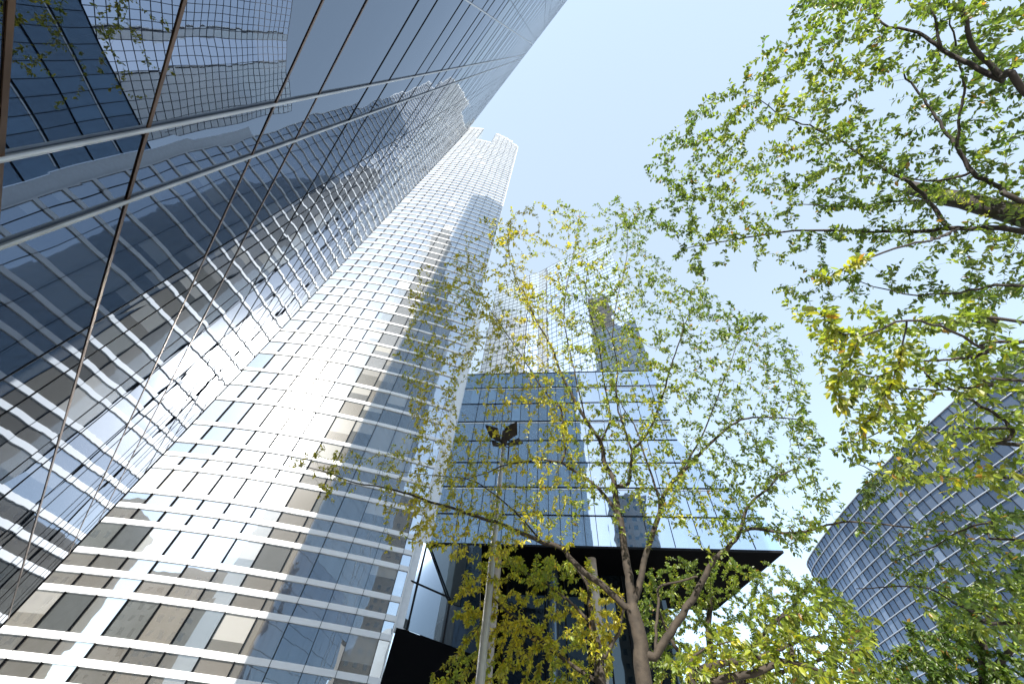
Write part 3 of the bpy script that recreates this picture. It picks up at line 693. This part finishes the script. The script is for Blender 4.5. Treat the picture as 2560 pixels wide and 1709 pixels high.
# a spray of large leaves close to the viewer
T2.limb([t2pos((2473, 880), 4.2), t2pos((2380, 830), 3.8), t2pos((2270, 800), 3.3), t2pos((2150, 840), 3.0), t2pos((2080, 820), 2.9), t2pos((2050, 780), 2.9)], .010, .003, None, step=.07)
T2.limb([t2pos((2150, 840), 3.0), t2pos((2120, 900), 2.95), t2pos((2090, 960), 2.9), t2pos((2110, 1020), 2.9)], .005, .003, None, step=.06)
T2.limb([t2pos((2270, 800), 3.3), t2pos((2250, 900), 3.2), t2pos((2210, 1000), 3.1), t2pos((2170, 1060), 3.0)], .006, .003, None, step=.06)
T2.limb([t2pos((2397, 572), 6.1), t2pos((2330, 600), 4.0), t2pos((2240, 620), 3.4), t2pos((2130, 660), 3.1), t2pos((2060, 700), 3.0)], .010, .003, None, step=.08)
tree2 = thing('overhanging_tree', 'dark limbed tree reaching in from the right edge with green leaves against sky', 'tree')
def yel2(p):  # near leaves yellow, far ones darker: sunlit clusters put into the colour
    d = np.linalg.norm(p - np.array([0, 0, CAMZ])); return leafcol(.72 if d < 3.5 else (.42 if d < 5 else .20))(p)
T2.finish(tree2, MT['bark2'], 27000, .060, yel2, tip=.0018, ex=2.75, leaf_r=.0055, rmul=.62)

# --- second tree with dense yellow foliage low behind the lamp
def spos(p, s_): return ray(p) * s_ + np.array([0, 0, CAMZ])
def side_tree(name, label, trunks, poly, n_att, smin, smax, leaves, lsize, yel, bark, step=.2, kill=.27, infl=1.3, dens=None, seed=1, leaf_r=.012, tip=.004):
    t = Tree(); rr2 = np.random.default_rng(seed)
    for pix, r0, r1, sl0, sl1 in trunks:
        pts = [spos(p, sl0 + (sl1 - sl0) * k / (len(pix) - 1)) for k, p in enumerate(pix)]
        if not t.p: pts = [np.array([pts[0][0] * 1.02, pts[0][1] * 1.02, 0.0])] + pts
        t.limb(pts, r0, r1, step=step)
    att = []; xs = [p[0] for p in poly]; ys = [p[1] for p in poly]
    while len(att) < n_att:
        p = (rr2.uniform(min(xs), max(xs)), rr2.uniform(min(ys), max(ys)))
        if inpoly(p, poly):
            if hnoise((p[0] / 60, p[1] / 60, seed), 1.0) < -.45 and rr2.random() < .6: continue
            att.append(spos(p, rr2.uniform(smin, smax)))
    t.colonize(att, step=step, kill=kill, infl=infl, iters=60, maxn=9000)
    o = thing(name, label, 'tree'); t.finish(o, bark, leaves, lsize, leafcol(yel), tip=tip, leaf_r=leaf_r); return o
side_tree('young_tree', 'slender tree with dense golden yellow foliage low in front of the dark recess', [
    ([(1502, 1709), (1500, 1656), (1495, 1618), (1482, 1567), (1474, 1503), (1472, 1465), (1440, 1420)], .11, .03, 9.5, 9.8),
    ([(1495, 1650), (1510, 1641), (1543, 1585), (1553, 1554), (1560, 1500)], .05, .02, 9.6, 10),
    ([(1490, 1700), (1400, 1640), (1330, 1580), (1270, 1530), (1220, 1480)], .04, .015, 9.6, 10.4),
    ([(1480, 1560), (1420, 1500), (1350, 1450), (1290, 1420)], .035, .012, 9.7, 10.2)],
    [(1120, 1540), (1150, 1450), (1180, 1400), (1240, 1365), (1330, 1370), (1420, 1400), (1520, 1440), (1545, 1560), (1520, 1700), (1440, 1740), (1180, 1740), (1060, 1730), (1060, 1700), (1180, 1640)],
    1700, 9.2, 11.6, 13000, .088, .78, MT['bark'], seed=2)
side_tree('bushy_tree', 'dense olive green tree crown under the blue overhang, behind the forked trunk', [
    ([(1800, 1760), (1790, 1700), (1780, 1640), (1770, 1560), (1780, 1500)], .16, .06, 15, 15),
    ([(1790, 1700), (1860, 1640), (1930, 1560), (2000, 1500)], .07, .03, 15, 15.5),
    ([(1785, 1690), (1700, 1630), (1660, 1560), (1640, 1500)], .07, .03, 15, 15.5),
    ([(1795, 1720), (1950, 1680), (2080, 1640), (2160, 1620)], .06, .02, 15, 15.5)],
    [(1590, 1430), (1700, 1400), (1880, 1395), (2000, 1420), (2060, 1470), (2150, 1540), (2230, 1640), (2260, 1760), (1590, 1760)],
    2600, 13.5, 17.5, 34000, .084, .30, MT['bark'], step=.28, kill=.36, infl=1.8, seed=3)
side_tree('shaded_tree', 'dark green tree crown filling the lower right corner before the finned building', [
    ([(2480, 1800), (2470, 1720), (2460, 1640), (2440, 1560)], .16, .06, 13, 13),
    ([(2475, 1750), (2400, 1680), (2320, 1640)], .06, .03, 13, 13.5),
    ([(2465, 1690), (2530, 1620), (2600, 1540)], .06, .03, 13, 13)],
    [(2230, 1640), (2290, 1560), (2360, 1500), (2450, 1450), (2620, 1400), (2620, 1780), (2240, 1780)],
    1500, 11.5, 15, 14000, .105, .08, MT['bark2'], step=.26, kill=.34, infl=1.7, seed=4)
# near limbs of a further trunk low on the right
lo = Tree(); lo.limb([spos((1729, 1790), 6.4) * np.array([1, 1, 0]), spos((1735, 1760), 6.4), spos((1745, 1690), 6.4), spos((1758, 1674), 6.4), spos((1809, 1656), 6.5), spos((1885, 1644), 6.6), spos((1936, 1626), 6.7), spos((2000, 1600), 6.9)], .065, .015)
lo.limb([spos((1740, 1740), 6.4), spos((1773, 1706), 6.1), spos((1885, 1680), 6.0), spos((1949, 1654), 6.0), spos((1985, 1655), 6.0), spos((2060, 1680), 6.1)], .05, .014)
lo.limb([spos((1982, 1654), 6.0), spos((1975, 1600), 6.1), spos((1948, 1560), 6.2), spos((1960, 1540), 6.2), spos((2010, 1530), 6.3)], .02, .006)
lo.limb([spos((1745, 1690), 6.4), spos((1720, 1660), 6.5), spos((1760, 1620), 6.6), spos((1830, 1600), 6.7)], .022, .008)
att = []
LP = [(1640, 1640), (1780, 1560), (1960, 1480), (2100, 1450), (2180, 1520), (2200, 1640), (2180, 1730), (1900, 1740), (1700, 1720)]
r5 = np.random.default_rng(9)
while len(att) < 900:
    p = (r5.uniform(1640, 2200), r5.uniform(1450, 1740))
    if inpoly(p, LP): att.append(spos(p, r5.uniform(5.6, 7.6)))
lo.colonize(att, step=.14, kill=.2, infl=1.0, iters=40, maxn=4000)
low = thing('spreading_tree', 'low tree with bare curving reddish limbs and few lime leaves at the bottom edge', 'tree')
lo.finish(low, MT['bark'], 3400, .080, leafcol(.40), tip=.0028, leaf_r=.009)
